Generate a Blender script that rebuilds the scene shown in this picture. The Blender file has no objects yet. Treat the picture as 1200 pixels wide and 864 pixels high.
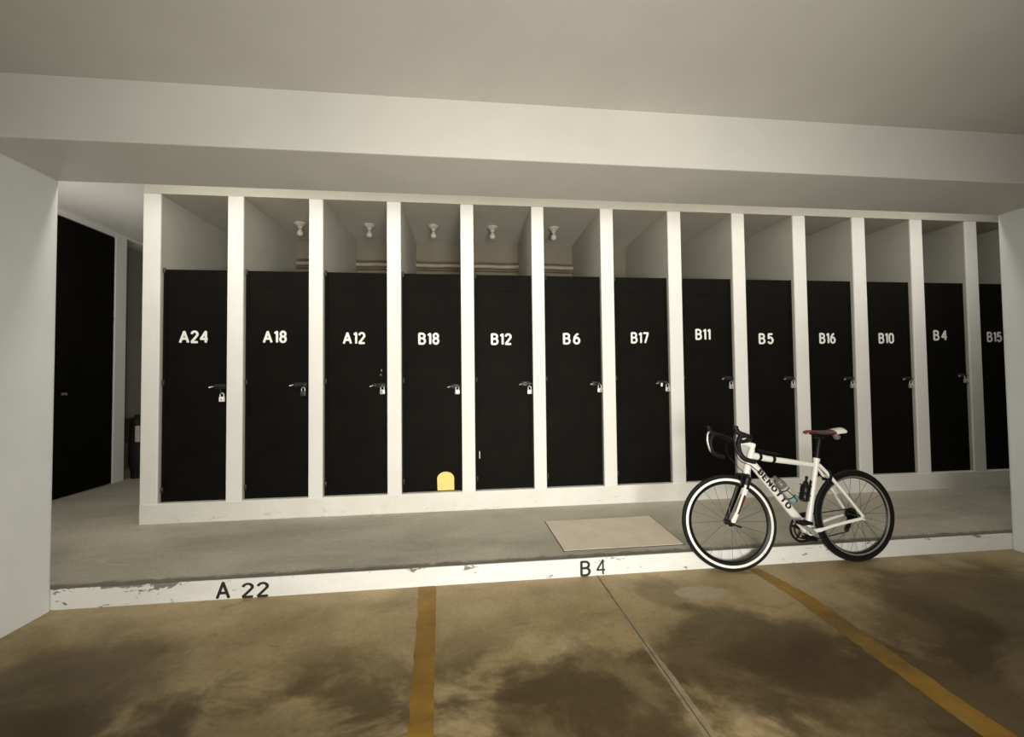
import bpy, bmesh, math, random
from mathutils import Vector, Matrix, Euler
random.seed(7)
PI = math.pi
SC = bpy.context.scene
COL = SC.collection

# ------------------------------------------------------------------ camera
def make_camera():
    yaw, pitch, roll = 0.1039, 0.0271, -0.0112
    cy, sy, cp, sp = math.cos(yaw), math.sin(yaw), math.cos(pitch), math.sin(pitch)
    fwd = Vector((sy*cp, cy*cp, sp)); right = Vector((cy, -sy, 0)); up = right.cross(fwd)
    cr, sr = math.cos(roll), math.sin(roll)
    r2 = cr*right + sr*up; u2 = -sr*right + cr*up
    m = Matrix((r2, u2, -fwd)).transposed().to_4x4()
    m.translation = Vector((0, -4.0332, 1.424))
    cd = bpy.data.cameras.new('camera'); cd.sensor_fit = 'HORIZONTAL'; cd.sensor_width = 36
    cd.lens = 467.19*36/1200; cd.clip_start = 0.02; cd.clip_end = 100
    o = bpy.data.objects.new('camera', cd); o.matrix_world = m; COL.objects.link(o); SC.camera = o
make_camera()

# ------------------------------------------------------------------ light and exposure
w = bpy.data.worlds.new('world'); SC.world = w; w.use_nodes = True
w.node_tree.nodes['Background'].inputs['Color'].default_value = (0.80, 0.90, 1.0, 1)
w.node_tree.nodes['Background'].inputs['Strength'].default_value = 0.06
def area(name, loc, target, sx, sy, power, col, spread=PI):
    d = bpy.data.lights.new(name, 'AREA'); d.shape = 'RECTANGLE'; d.size = sx; d.size_y = sy
    d.energy = power; d.color = col; d.spread = spread
    o = bpy.data.objects.new(name, d); COL.objects.link(o); o.location = loc
    o.rotation_euler = (Vector(target)-Vector(loc)).to_track_quat('-Z', 'Y').to_euler()
    return o
area('added_key_light', (0.5, -5.7, 1.12), (0.4, 0, 1.0), 1.5, 1.3, 112, (1.0, 0.965, 0.87), math.radians(106))  # unseen key light added behind the camera; narrow spread imitates lens vignetting
for lx, ln, lp in ((0.9, 7.0, 37), (-2.5, 1.3, 8), (5.1, 1.3, 9)):       # long tube behind the beam; short end ones added to brighten outer pillars
    area('walkway_lamp_and_fill', (lx, -1.12, 3.08), (lx, 0.0, 2.1), ln, 0.12, lp, (1.0, 0.965, 0.88))
d = bpy.data.lights.new('passage_lamp', 'POINT'); d.energy = 21; d.shadow_soft_size = 0.15; d.color = (1.0, 0.96, 0.88)
o = bpy.data.objects.new('passage_lamp', d); COL.objects.link(o); o.location = (-4.1, 0.15, 2.3)
SC.view_settings.view_transform = 'Standard'; SC.view_settings.look = 'None'
SC.view_settings.gamma = 1; SC.view_settings.use_curve_mapping = False
SC.view_settings.exposure = 0.0

# ------------------------------------------------------------------ materials
class NT:
    def __init__(s, name, rough=0.6, metal=0.0, spec=0.5):
        s.m = bpy.data.materials.new(name); s.m.use_nodes = True
        s.t = s.m.node_tree; s.b = s.t.nodes['Principled BSDF']
        s.b.inputs['Roughness'].default_value = rough; s.b.inputs['Metallic'].default_value = metal
        s.b.inputs['Specular IOR Level'].default_value = spec
        s.tc = s.t.nodes.new('ShaderNodeTexCoord')
    def node(s, typ, **kw):
        n = s.t.nodes.new(typ)
        for k, v in kw.items(): setattr(n, k, v)
        return n
    def link(s, a, b): s.t.links.new(a, b)
    def noise(s, scale, detail=4, rough=0.55, stretch=(1, 1, 1), dist=0.0):
        mp = s.node('ShaderNodeMapping'); mp.inputs['Scale'].default_value = stretch
        s.link(s.tc.outputs['Object'], mp.inputs['Vector'])
        n = s.node('ShaderNodeTexNoise'); n.inputs['Scale'].default_value = scale
        n.inputs['Detail'].default_value = detail; n.inputs['Roughness'].default_value = rough
        n.inputs['Distortion'].default_value = dist
        s.link(mp.outputs['Vector'], n.inputs['Vector']); return n.outputs['Fac']
    def ramp(s, fac, stops):
        r = s.node('ShaderNodeValToRGB'); e = r.color_ramp.elements
        while len(e) < len(stops): e.new(0.5)
        for i, (p, c) in enumerate(stops):
            e[i].position = p; e[i].color = (*c, 1) if len(c) == 3 else c
        s.link(fac, r.inputs['Fac']); return r.outputs['Color']
    def mix(s, fac, a, b):
        n = s.node('ShaderNodeMix'); n.data_type = 'RGBA'
        for sock, v in ((n.inputs[0], fac), (n.inputs[6], a), (n.inputs[7], b)):
            if isinstance(v, (int, float)): sock.default_value = v
            elif isinstance(v, tuple): sock.default_value = (*v, 1)
            else: s.link(v, sock)
        return n.outputs[2]
    def math(s, op, a, b=0.0, clamp=False):
        n = s.node('ShaderNodeMath'); n.operation = op; n.use_clamp = clamp
        for sock, v in ((n.inputs[0], a), (n.inputs[1], b)):
            if isinstance(v, (int, float)): sock.default_value = v
            else: s.link(v, sock)
        return n.outputs[0]
    def xyz(s):
        n = s.node('ShaderNodeSeparateXYZ'); s.link(s.tc.outputs['Object'], n.inputs[0]); return n.outputs
    def smooth(s, v, a, b):
        n = s.node('ShaderNodeMapRange'); n.interpolation_type = 'SMOOTHSTEP'
        s.link(v, n.inputs[0]); n.inputs[1].default_value = a; n.inputs[2].default_value = b
        return n.outputs[0]
    def color(s, c):
        if isinstance(c, tuple): s.b.inputs['Base Color'].default_value = (*c, 1)
        else: s.link(c, s.b.inputs['Base Color'])
    def bump(s, h, strength=0.2, dist=0.01):
        n = s.node('ShaderNodeBump'); n.inputs['Strength'].default_value = strength; n.inputs['Distance'].default_value = dist
        s.link(h, n.inputs['Height']); s.link(n.outputs['Normal'], s.b.inputs['Normal'])

def wall_paint(name, a, b, grain=60):
    t = NT(name, 0.75, spec=0.3)
    c = t.ramp(t.noise(1.6, 5, 0.6), [(0.3, b), (0.7, a)])
    t.color(c); t.bump(t.noise(grain, 4, 0.6), 0.10, 0.003); return t.m
def plain(name, c, rough=0.5, metal=0.0, var=0.12, scale=25, spec=0.5):
    t = NT(name, rough, metal, spec)
    d = tuple(x*(1-var) for x in c); e = tuple(min(1, x*(1+var)) for x in c)
    t.color(t.ramp(t.noise(scale, 3), [(0.3, d), (0.7, e)])); return t.m

M = {}
M['white'] = wall_paint('white_masonry_paint', (0.82, 0.81, 0.77), (0.77, 0.755, 0.71))
M['ceiling'] = wall_paint('ceiling_paint', (0.60, 0.585, 0.54), (0.55, 0.535, 0.49), 30)
M['bay'] = wall_paint('shaded_bay_wall', (0.22, 0.198, 0.145), (0.17, 0.152, 0.11), 30)  # locker back wall darkened in its colour to paint in the dim interior
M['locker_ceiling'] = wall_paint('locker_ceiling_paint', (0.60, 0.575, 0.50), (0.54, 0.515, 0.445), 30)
M['column'] = wall_paint('column_paint', (0.74, 0.76, 0.745), (0.66, 0.68, 0.665), 25)
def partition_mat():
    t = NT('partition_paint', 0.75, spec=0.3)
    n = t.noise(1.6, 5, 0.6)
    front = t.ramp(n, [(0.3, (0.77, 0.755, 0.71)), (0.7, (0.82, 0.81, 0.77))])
    bay_shade = t.ramp(n, [(0.3, (0.40, 0.385, 0.33)), (0.7, (0.47, 0.455, 0.39))])  # sides inside the lockers: shade put into the colour behind the front face
    t.color(t.mix(t.smooth(t.xyz()['Y'], 0.010, 0.022), front, bay_shade)); t.bump(t.noise(60, 4, 0.6), 0.10, 0.003); return t.m
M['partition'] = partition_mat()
def sill_mat():
    t = NT('scuffed_white_sill', 0.75, spec=0.3)
    z = t.xyz()['Z']
    base = t.ramp(t.noise(2.0, 5, 0.6), [(0.3, (0.72, 0.70, 0.64)), (0.7, (0.80, 0.785, 0.73))])
    low = t.smooth(z, 0.30, 0.13)
    n = t.smooth(t.noise(9, 6, 0.7, (1, 1, 2.2), 0.6), 0.56, 0.70)
    f = t.math('MULTIPLY', t.math('MULTIPLY', n, low), 0.55)
    t.color(t.mix(f, base, (0.36, 0.32, 0.25))); t.bump(t.noise(35, 5), 0.4, 0.006); return t.m
M['sill'] = sill_mat()
def kerb_mat():
    t = NT('chipped_white_kerb_paint', 0.7, spec=0.3)
    o = t.xyz(); z = o['Z']; x = o['X']
    base = t.ramp(t.noise(3, 5, 0.6, (1, 1, 3)), [(0.3, (0.70, 0.695, 0.66)), (0.7, (0.78, 0.775, 0.745))])
    n = t.noise(5.5, 6, 0.65, (1, 1, 2.5), 0.4)
    edge = t.smooth(z, 0.070, 0.127)
    left = t.smooth(x, -1.2, -2.4)
    amt = t.math('ADD', t.math('MULTIPLY', edge, t.math('ADD', 0.06, t.math('MULTIPLY', left, 0.14))), t.math('MULTIPLY', left, 0.02))
    f = t.smooth(t.math('ADD', n, amt), 0.64, 0.68)
    spk = t.math('MULTIPLY', t.smooth(t.noise(40, 3, 0.6, (0.6, 1, 1.5)), 0.68, 0.73), 0.5)
    f = t.math('MAXIMUM', f, spk)
    t.color(t.mix(f, base, (0.22, 0.20, 0.165))); t.bump(t.noise(30, 5), 0.4, 0.006); return t.m
M['kerb'] = kerb_mat()
def walkway_mat():
    t = NT('grey_screed', 0.62, spec=0.35)
    a = t.ramp(t.noise(1.3, 6, 0.6, (0.6, 1.4, 1), 0.5), [(0.30, (0.32, 0.30, 0.235)), (0.55, (0.47, 0.435, 0.345)), (0.75, (0.56, 0.51, 0.40))])
    sp = t.smooth(t.noise(4.2, 5, 0.6, (0.8, 1.7, 1), 1.2), 0.62, 0.68)
    c = t.mix(t.math('MULTIPLY', sp, 0.55), a, (0.52, 0.50, 0.42))
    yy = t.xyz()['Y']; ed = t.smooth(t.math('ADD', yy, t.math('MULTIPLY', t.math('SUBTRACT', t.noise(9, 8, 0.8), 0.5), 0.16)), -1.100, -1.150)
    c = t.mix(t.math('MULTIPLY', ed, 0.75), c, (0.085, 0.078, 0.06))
    inner = t.smooth(yy, -0.02, 0.06); c = t.mix(t.math('MULTIPLY', inner, 0.35), c, (0.42, 0.39, 0.32))
    fine = t.ramp(t.noise(45, 5, 0.7), [(0.3, (0.80, 0.80, 0.80)), (0.7, (1.1, 1.1, 1.1))])
    n = t.node('ShaderNodeMix'); n.data_type = 'RGBA'; n.blend_type = 'MULTIPLY'; n.inputs[0].default_value = 0.8
    t.link(c, n.inputs[6]); t.link(fine, n.inputs[7]); t.color(n.outputs[2])
    t.bump(t.noise(22, 6, 0.6), 0.25, 0.006); return t.m
M['walkway'] = walkway_mat()
def floor_mat():
    t = NT('stained_vignetted_concrete', 0.55, spec=0.35)
    o = t.xyz(); X, Y = o['X'], o['Y']
    wob = t.noise(2.2, 6, 0.6, (1, 1, 1), 0.4); wob2 = t.noise(7.0, 5, 0.6)
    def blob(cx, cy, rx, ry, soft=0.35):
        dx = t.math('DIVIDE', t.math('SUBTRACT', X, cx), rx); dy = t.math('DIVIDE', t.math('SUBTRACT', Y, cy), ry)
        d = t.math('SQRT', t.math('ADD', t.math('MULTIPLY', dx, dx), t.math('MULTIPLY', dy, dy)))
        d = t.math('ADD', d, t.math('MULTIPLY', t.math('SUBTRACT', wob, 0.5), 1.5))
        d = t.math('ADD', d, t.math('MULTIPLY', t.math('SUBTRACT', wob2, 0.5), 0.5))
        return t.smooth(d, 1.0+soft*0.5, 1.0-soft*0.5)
    base = t.ramp(t.noise(1.7, 6, 0.62, (1, 1.3, 1), 0.5), [(0.28, (0.22, 0.153, 0.070)), (0.5, (0.345, 0.258, 0.132)), (0.72, (0.45, 0.350, 0.195))])
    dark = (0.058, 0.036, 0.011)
    c = base
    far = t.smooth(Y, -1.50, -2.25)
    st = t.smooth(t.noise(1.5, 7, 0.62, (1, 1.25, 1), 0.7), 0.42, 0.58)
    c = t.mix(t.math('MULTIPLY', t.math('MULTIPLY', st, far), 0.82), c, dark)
    st2 = t.smooth(t.noise(4.5, 6, 0.65, (1, 1.6, 1), 0.6), 0.60, 0.70)
    c = t.mix(t.math('MULTIPLY', st2, 0.30), c, dark)
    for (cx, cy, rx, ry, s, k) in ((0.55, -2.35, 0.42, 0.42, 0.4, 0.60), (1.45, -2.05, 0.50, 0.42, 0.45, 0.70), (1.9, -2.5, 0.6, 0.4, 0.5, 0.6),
                                   (-1.1, -2.45, 0.75, 0.30, 0.6, 0.42), (3.3, -1.80, 0.95, 0.40, 0.7, 0.65), (-2.0, -1.95, 0.55, 0.35, 0.7, 0.60), (2.6, -2.5, 0.9, 0.45, 0.6, 0.6), (1.25, -1.45, 0.14, 0.22, 0.5, 0.35)):  # outer corner blobs paint in lens vignetting; the rest are stains
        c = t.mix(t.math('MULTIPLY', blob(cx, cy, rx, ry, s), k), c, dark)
    c = t.mix(t.math('MULTIPLY', blob(1.52, -1.50, 0.18, 0.085, 0.25), 0.75), c, (0.38, 0.32, 0.23))
    rust = t.smooth(t.noise(3.1, 5, 0.6, (1, 1, 1), 0.8), 0.66, 0.76)
    c = t.mix(t.math('MULTIPLY', rust, 0.35), c, (0.16, 0.085, 0.04))
    fine = t.ramp(t.noise(38, 6, 0.7), [(0.3, (0.78, 0.78, 0.78)), (0.7, (1.12, 1.12, 1.12))])
    n = t.node('ShaderNodeMix'); n.data_type = 'RGBA'; n.blend_type = 'MULTIPLY'; n.inputs[0].default_value = 0.8
    t.link(c, n.inputs[6]); t.link(fine, n.inputs[7]); t.color(n.outputs[2])
    t.bump(t.noise(18, 6, 0.6), 0.2, 0.006); return t.m
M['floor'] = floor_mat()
def worn_yellow():
    t = NT('worn_yellow_paint', 0.55, spec=0.35)
    a = t.ramp(t.noise(4, 6, 0.6, (1, 1.5, 1)), [(0.3, (0.17, 0.088, 0.010)), (0.6, (0.29, 0.160, 0.022)), (0.75, (0.36, 0.23, 0.06))])
    f = t.smooth(t.noise(5, 7, 0.72, (1, 1, 1), 0.8), 0.48, 0.70)
    f2 = t.smooth(t.noise(1.8, 6, 0.6), 0.5, 0.62); c_ = t.mix(t.math('MULTIPLY', f, 0.45), a, (0.22, 0.16, 0.07))
    t.color(t.mix(t.math('MULTIPLY', f2, 0.5), c_, (0.10, 0.07, 0.03))); t.bump(t.noise(18, 6, 0.6), 0.2, 0.006); return t.m
M['yellow_line'] = worn_yellow()
M['joint'] = plain('joint_mortar', (0.27, 0.215, 0.13), 0.7, var=0.25, scale=14)
M['joint_gap'] = plain('joint_gap', (0.07, 0.06, 0.045), 0.9)
def door_mat():
    t = NT('black_enamelled_sheet', 0.65, spec=0.06)
    t.color(t.ramp(t.noise(3, 4), [(0.3, (0.0045, 0.004, 0.003)), (0.7, (0.007, 0.0064, 0.0045))]))
    t.bump(t.noise(3.5, 3), 0.08, 0.02); return t.m
M['door'] = door_mat()
M['black'] = plain('black_paint', (0.007, 0.0067, 0.006), 0.55, spec=0.22)
M['letter'] = plain('white_lettering', (0.85, 0.84, 0.80), 0.6, var=0.05)
M['ink'] = plain('black_lettering', (0.015, 0.014, 0.013), 0.6)
M['steel'] = plain('padlock_steel', (0.62, 0.60, 0.56), 0.35, 0.5)
M['whitelock'] = plain('white_padlock', (0.85, 0.84, 0.80), 0.4)
M['darklock'] = plain('dark_padlock', (0.06, 0.06, 0.055), 0.4, 0.3)
M['bolt'] = plain('black_bolt', (0.035, 0.033, 0.03), 0.3, 0.4)
M['yellow'] = plain('yellow_patch', (0.86, 0.66, 0.20), 0.6, var=0.06)
M['bulb'] = plain('bulb_white', (0.45, 0.425, 0.36), 0.4, var=0.05)
M['pipe'] = plain('brown_pipe', (0.115, 0.085, 0.052), 0.6, var=0.3, scale=12)
M['pipe_white'] = plain('cream_pipe', (0.29, 0.262, 0.20), 0.6, var=0.15, scale=9)
M['cover'] = plain('cover_plate', (0.70, 0.60, 0.48), 0.6, var=0.08, scale=5)
M['gap'] = plain('dark_gap', (0.05, 0.045, 0.035), 0.8)
M['greywall'] = wall_paint('grey_wall_paint', (0.27, 0.26, 0.235), (0.23, 0.22, 0.20))
M['redbox'] = plain('dark_red_brown_crate', (0.055, 0.022, 0.015), 0.6)
M['brownbox'] = plain('brown_crate', (0.12, 0.085, 0.055), 0.7, var=0.25)
# bicycle
M['bwhite'] = plain('bicycle_white_paint', (0.82, 0.80, 0.75), 0.28, var=0.04)
M['carbon'] = plain('black_satin', (0.007, 0.0068, 0.0065), 0.42, spec=0.28)
M['rubber'] = plain('tyre_rubber', (0.008, 0.0075, 0.007), 0.65, spec=0.2)
M['silver'] = plain('silver_rim', (0.88, 0.87, 0.83), 0.45, 0.1, var=0.03)
M['greyrim'] = plain('grey_rim', (0.22, 0.20, 0.17), 0.45, 0.2, var=0.1)
M['red'] = plain('red_accent', (0.11, 0.014, 0.012), 0.4)
M['spoke'] = plain('dark_spoke', (0.09, 0.085, 0.07), 0.4, 0.3)
M['chrome'] = plain('polished_alloy', (0.62, 0.61, 0.58), 0.3, 0.6)
M['bottle'] = plain('smoked_bottle', (0.16, 0.15, 0.13), 0.3)
M['bottleclear'] = plain('pale_bottle_plastic', (0.46, 0.44, 0.38), 0.25)
M['blue'] = plain('pale_blue_plastic', (0.22, 0.38, 0.42), 0.35)
M['saddle'] = plain('dark_saddle', (0.045, 0.04, 0.035), 0.5)

# ------------------------------------------------------------------ mesh helpers
def link(name, bm, mats, parent=None, smooth=None, loc=None):
    me = bpy.data.meshes.new(name); bmesh.ops.recalc_face_normals(bm, faces=bm.faces[:])
    bm.to_mesh(me); bm.free()
    for m in (mats if isinstance(mats, (list, tuple)) else [mats]): me.materials.append(m)
    if smooth is not None:
        for p in me.polygons: p.use_smooth = True
        if smooth < 180: me.set_sharp_from_angle(angle=math.radians(smooth))
    o = bpy.data.objects.new(name, me); COL.objects.link(o)
    if parent: o.parent = parent
    if loc: o.location = loc
    return o
def box(bm, x0, x1, y0, y1, z0, z1, bev=0.0, mi=0, seg=2):
    t = bmesh.new(); bmesh.ops.create_cube(t, size=1)
    for v in t.verts: v.co = Vector(((x0+x1)/2+v.co.x*(x1-x0), (y0+y1)/2+v.co.y*(y1-y0), (z0+z1)/2+v.co.z*(z1-z0)))
    if bev: bmesh.ops.bevel(t, geom=t.edges[:], offset=bev, segments=seg, affect='EDGES', profile=0.5)
    merge(bm, t, mi)
def merge(bm, t, mi=None):
    me = bpy.data.meshes.new('tmp')
    if mi is not None:
        for f in t.faces: f.material_index = mi
    t.to_mesh(me); t.free(); bm.from_mesh(me); bpy.data.meshes.remove(me)
def tube(bm, pts, rad, n=12, closed=False, mi=0, flat=1.0, up=(0, 1, 0), caps=True):
    """sweep; rad may be list; flat scales the radius along the 'side' (up-projected) axis"""
    P = [Vector(p) for p in pts]; R = rad if isinstance(rad, (list, tuple)) else [rad]*len(P)
    rings = []; side = None; L = len(P)
    for i in range(L):
        if closed: t = P[(i+1) % L]-P[i-1]
        else: t = P[min(i+1, L-1)]-P[max(i-1, 0)]
        t.normalize()
        if side is None:
            side = Vector(up); side -= t*side.dot(t)
            if side.length < 1e-3: side = Vector((1, 0, 0)); side -= t*side.dot(t)
        else: side = side-t*side.dot(t)
        side.normalize(); o = t.cross(side)
        rings.append([bm.verts.new(P[i]+(side*math.cos(a)*flat+o*math.sin(a))*R[i]) for a in (2*PI*k/n for k in range(n))])
    fs = []
    for i in range(L if closed else L-1):
        a, b = rings[i], rings[(i+1) % L]
        for k in range(n): fs.append(bm.faces.new((a[k], a[(k+1) % n], b[(k+1) % n], b[k])))
    if caps and not closed: fs.append(bm.faces.new(rings[0])); fs.append(bm.faces.new(rings[-1]))
    for f in fs: f.material_index = mi
def smooth_path(pts, n=8):
    P = [Vector(p) for p in pts]; out = []
    for i in range(len(P)-1):
        a, b, c, d = P[max(i-1, 0)], P[i], P[i+1], P[min(i+2, len(P)-1)]
        for k in range(n):
            t = k/n
            out.append(0.5*((2*b)+(c-a)*t+(2*a-5*b+4*c-d)*t*t+(3*b-a-3*c+d)*t**3))
    out.append(P[-1]); return out
def lathe(bm, prof, n=24, axis='Z', c=(0, 0, 0), mi=0, closed=False):
    """prof: (r, h[, mi]); axis Z or Y"""
    c = Vector(c); rings = []
    for p in prof:
        r, h = p[0], p[1]; ring = []
        for k in range(n):
            a = 2*PI*k/n
            v = Vector((r*math.cos(a), r*math.sin(a), h)) if axis == 'Z' else Vector((r*math.cos(a), h, r*math.sin(a)))
            ring.append(bm.verts.new(c+v))
        rings.append(ring)
    m = len(rings)
    for i in range(m if closed else m-1):
        a, b = rings[i], rings[(i+1) % m]
        for k in range(n):
            f = bm.faces.new((a[k], a[(k+1) % n], b[(k+1) % n], b[k])); f.material_index = prof[i][2] if len(prof[i]) > 2 else mi
    if not closed:
        for ring, r in ((rings[0], prof[0][0]), (rings[-1], prof[-1][0])):
            if r > 1e-6: bm.faces.new(ring)
    bmesh.ops.remove_doubles(bm, verts=bm.verts[:], dist=1e-6)
def empty(name, loc=(0, 0, 0), rot=(0, 0, 0), parent=None):
    o = bpy.data.objects.new(name, None); o.empty_display_size = 0.1; COL.objects.link(o)
    o.location = loc; o.rotation_euler = rot
    if parent: o.parent = parent
    return o
def tag(o, label, cat, group=None):
    o['label'] = label; o['category'] = cat
    if group: o['group'] = group
    return o
def struct(name, bm, m, label=None, **k):
    o = link(name, bm, m, **k); o['kind'] = 'structure'
    if label: o['label'] = label
    return o
def arc(cx, cy, rx, ry, a0, a1, n=10):
    return [(cx+rx*math.cos(math.radians(a0+(a1-a0)*k/n)), cy+ry*math.sin(math.radians(a0+(a1-a0)*k/n))) for k in range(n+1)]
GLYPH = {   # width, strokes (centre lines, height 0..1)
 'A': (0.66, [[(0, 0), (0.33, 1)], [(0.33, 1), (0.66, 0)], [(0.13, 0.32), (0.53, 0.32)]]),
 'B': (0.54, [[(0, 0), (0, 1)], [(0, 1), (0.26, 1)]+arc(0.28, 0.765, 0.22, 0.235, 90, -90)+[(0, 0.53)], [(0.2, 0.53), (0.28, 0.53)]+arc(0.29, 0.265, 0.25, 0.265, 90, -90)+[(0, 0)]]),
 'E': (0.50, [[(0.50, 0), (0, 0)], [(0, 0), (0, 1)], [(0, 1), (0.50, 1)], [(0, 0.5), (0.44, 0.5)]]),
 'N': (0.58, [[(0, 0), (0, 1)], [(0, 1), (0.58, 0)], [(0.58, 0), (0.58, 1)]]),
 'O': (0.62, [arc(0.31, 0.66, 0.31, 0.34, 0, 180)+arc(0.31, 0.34, 0.31, 0.34, 180, 360)+[(0.62, 0.66)]]),
 'T': (0.60, [[(0, 1), (0.60, 1)], [(0.30, 1), (0.30, 0)]]),
 '0': (0.50, [arc(0.25, 0.72, 0.25, 0.28, 0, 180)+arc(0.25, 0.28, 0.25, 0.28, 180, 360)+[(0.50, 0.72)]]),
 '1': (0.20, [[(0.20, 0), (0.20, 1)], [(0.20, 1), (0.02, 0.86)]]),
 '2': (0.48, [arc(0.24, 0.74, 0.24, 0.26, 165, -20)+[(0.30, 0.42), (0.0, 0.03)], [(0, 0), (0.48, 0)]]),
 '4': (0.54, [[(0.42, 0), (0.42, 1)], [(0.42, 1), (0, 0.30)], [(0, 0.30), (0.54, 0.30)]]),
 '5': (0.48, [[(0.44, 1), (0.06, 1)], [(0.06, 1), (0.02, 0.52)], [(0.02, 0.52), (0.10, 0.60)]+arc(0.22, 0.32, 0.26, 0.32, 95, -150, 14)]),
 '6': (0.50, [arc(0.25, 0.30, 0.25, 0.30, 0, 360, 20), [(0.01, 0.34), (0.06, 0.66), (0.22, 0.90), (0.38, 1.0)]]),
 '7': (0.48, [[(0, 1), (0.48, 1)], [(0.48, 1), (0.16, 0)]]),
 '8': (0.48, [arc(0.24, 0.76, 0.21, 0.24, 0, 360, 20), arc(0.24, 0.27, 0.24, 0.27, 0, 360, 20)]),
}
def ribbon(bm, P, h, x0, z=0.0):
    """flat stroke with rounded ends"""
    P = [Vector((p[0]+x0, p[1], z)) for p in P]; L = len(P)
    closed = (P[0]-P[-1]).length < 1e-4
    if closed: P = P[:-1]; L -= 1
    elif L == 2:
        P = [P[0].lerp(P[1], k/6) for k in range(7)]; L = 7
    A = []
    for i in range(L):
        t = (P[(i+1) % L]-P[i-1]) if closed else P[min(i+1, L-1)]-P[max(i-1, 0)]
        t.normalize(); n = Vector((-t.y, t.x, 0)); A.append((bm.verts.new(P[i]+n*h), bm.verts.new(P[i]-n*h), t, n))
    for i in range(L if closed else L-1):
        a, b = A[i], A[(i+1) % L]; bm.faces.new((a[0], a[1], b[1], b[0]))
    if not closed:
        for (q, sg) in ((0, -1), (L-1, 1)):
            v0, v1, t, n = A[q]; mid = [bm.verts.new(P[q]+n*h*0.97*math.cos(a)+t*sg*h*0.55*math.sin(a)) for a in (PI*k/6 for k in range(1, 6))]
            f = [v0]+mid+[v1]; bm.faces.new(f if sg < 0 else f[::-1])
def text_mesh(s, bold=0.10, gap=0.30, space=0.14):
    bm = bmesh.new(); x = 0
    for ch in s:
        if ch == ' ': x += space; continue
        w_, st = GLYPH[ch]
        for k, p in enumerate(st): ribbon(bm, p, bold, x, 0.004*k)
        x += w_+gap
    vs = bm.verts
    return bm, min(v.co.x for v in vs), max(v.co.x for v in vs), min(v.co.y for v in vs), max(v.co.y for v in vs)
def sign(name, s, m, parent, xc, zc, wd, ht, y, depth=0.003, bold=0.10, rot=0.0):
    """lettering that faces -y, centred at xc, zc"""
    bm, x0, x1, y0, y1 = text_mesh(s, bold)
    for v in bm.verts:
        u = ((v.co.x-x0)/(x1-x0)-0.5)*wd; q = ((v.co.y-y0)/(y1-y0)-0.5)*ht
        v.co = Vector((xc+u, y-depth-v.co.z*ht, zc+q))
    for f in bm.faces:
        f.normal_update()
    e = [x for x in bm.edges if x.is_boundary]
    r = bmesh.ops.extrude_edge_only(bm, edges=e)
    for v in [g for g in r['geom'] if isinstance(g, bmesh.types.BMVert)]: v.co.y += depth
    return link(name, bm, m, parent)

# ------------------------------------------------------------------ shell of the garage
ZW, ZS, ZT, ZC = 0.127, 0.31, 3.211, 3.42           # walkway, sill top, locker ceiling, walkway ceiling
KY = -1.192                                          # kerb face
PX = [(-3.040, -2.890), (-2.298, -2.156), (-1.557, -1.425), (-0.817, -0.681), (-0.090, 0.042), (0.638, 0.767), (1.372, 1.510),
      (2.115, 2.262), (2.850, 2.995), (3.572, 3.722), (4.298, 4.458), (5.035, 5.190), (5.752, 5.909), (6.480, 6.635)]
DEPTH = 1.17

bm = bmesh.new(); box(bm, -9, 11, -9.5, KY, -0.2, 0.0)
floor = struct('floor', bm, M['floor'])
bm = bmesh.new(); box(bm, -4.98, 11, KY+0.012, 4.0, -0.2, ZW)
walk = struct('floor_walkway', bm, M['walkway'])
bm = bmesh.new(); box(bm, -4.65, 11, KY, KY+0.012, -0.2, ZW-0.001, 0.004)
kerb = struct('trim_1', bm, M['kerb'])
# painted marks on the parking floor
def strip(name, pts, m, parent, z=0.0, h=0.002, label=None):
    b = bmesh.new(); n = len(pts); lo = []; hi = []
    for (x, y) in pts: lo.append(b.verts.new((x, y, z))); hi.append(b.verts.new((x, y, z+h)))
    b.faces.new(hi)
    for i in range(n): b.faces.new((lo[i], lo[(i+1) % n], hi[(i+1) % n], hi[i]))
    o = link(name, b, m, parent)
    if label: o['label'] = label
    return o
def ragged(x0, x1, y0, y1, n=26, j=0.006, skew=0.0):
    L = []; R = []
    for i in range(n+1):
        t = i/n; y = y0+(y1-y0)*t
        L.append((x0+skew*t+random.uniform(-j, j), y)); R.append((x1+skew*t+random.uniform(-j, j), y))
    return L+R[::-1]
def line_pts(K, n=24, j=0.005):
    L = []; Rr = []
    for (a0, a1, ya), (b0, b1, yb) in zip(K[:-1], K[1:]):
        for k in range(n):
            t = k/n; L.append((a0+(b0-a0)*t+random.uniform(-j, j), ya+(yb-ya)*t)); Rr.append((a1+(b1-a1)*t+random.uniform(-j, j), ya+(yb-ya)*t))
    return L+Rr[::-1]
strip('painted_line', line_pts([(-0.366, -0.248, KY-0.004), (-0.335, -0.225, -1.5), (-0.262, -0.163, -2.36), (-0.20, -0.07, -5.2)]), M['yellow_line'], floor, label='faded yellow parking line left of the floor joint')
strip('painted_line', line_pts([(2.030, 2.118, KY-0.05), (2.050, 2.178, -1.62), (1.998, 2.122, -2.5), (1.93, 2.05, -5.2)]), M['yellow_line'], floor, label='worn yellow parking line running from under the bicycle')
strip('floor_joint', line_pts([(0.892, 0.902, KY-0.002), (0.895, 0.925, -1.75), (0.905, 0.950, -2.15), (0.912, 0.962, -2.5), (0.90, 0.98, -5.2)], 24, 0.003), M['joint'], floor, h=0.0015)
strip('joint_gap', line_pts([(0.8935, 0.8995, KY-0.002), (0.914, 0.919, -1.95), (0.929, 0.933, -2.5), (0.95, 0.954, -5.2)], 24, 0.0008), M['joint_gap'], floor, h=0.0025)
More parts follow.
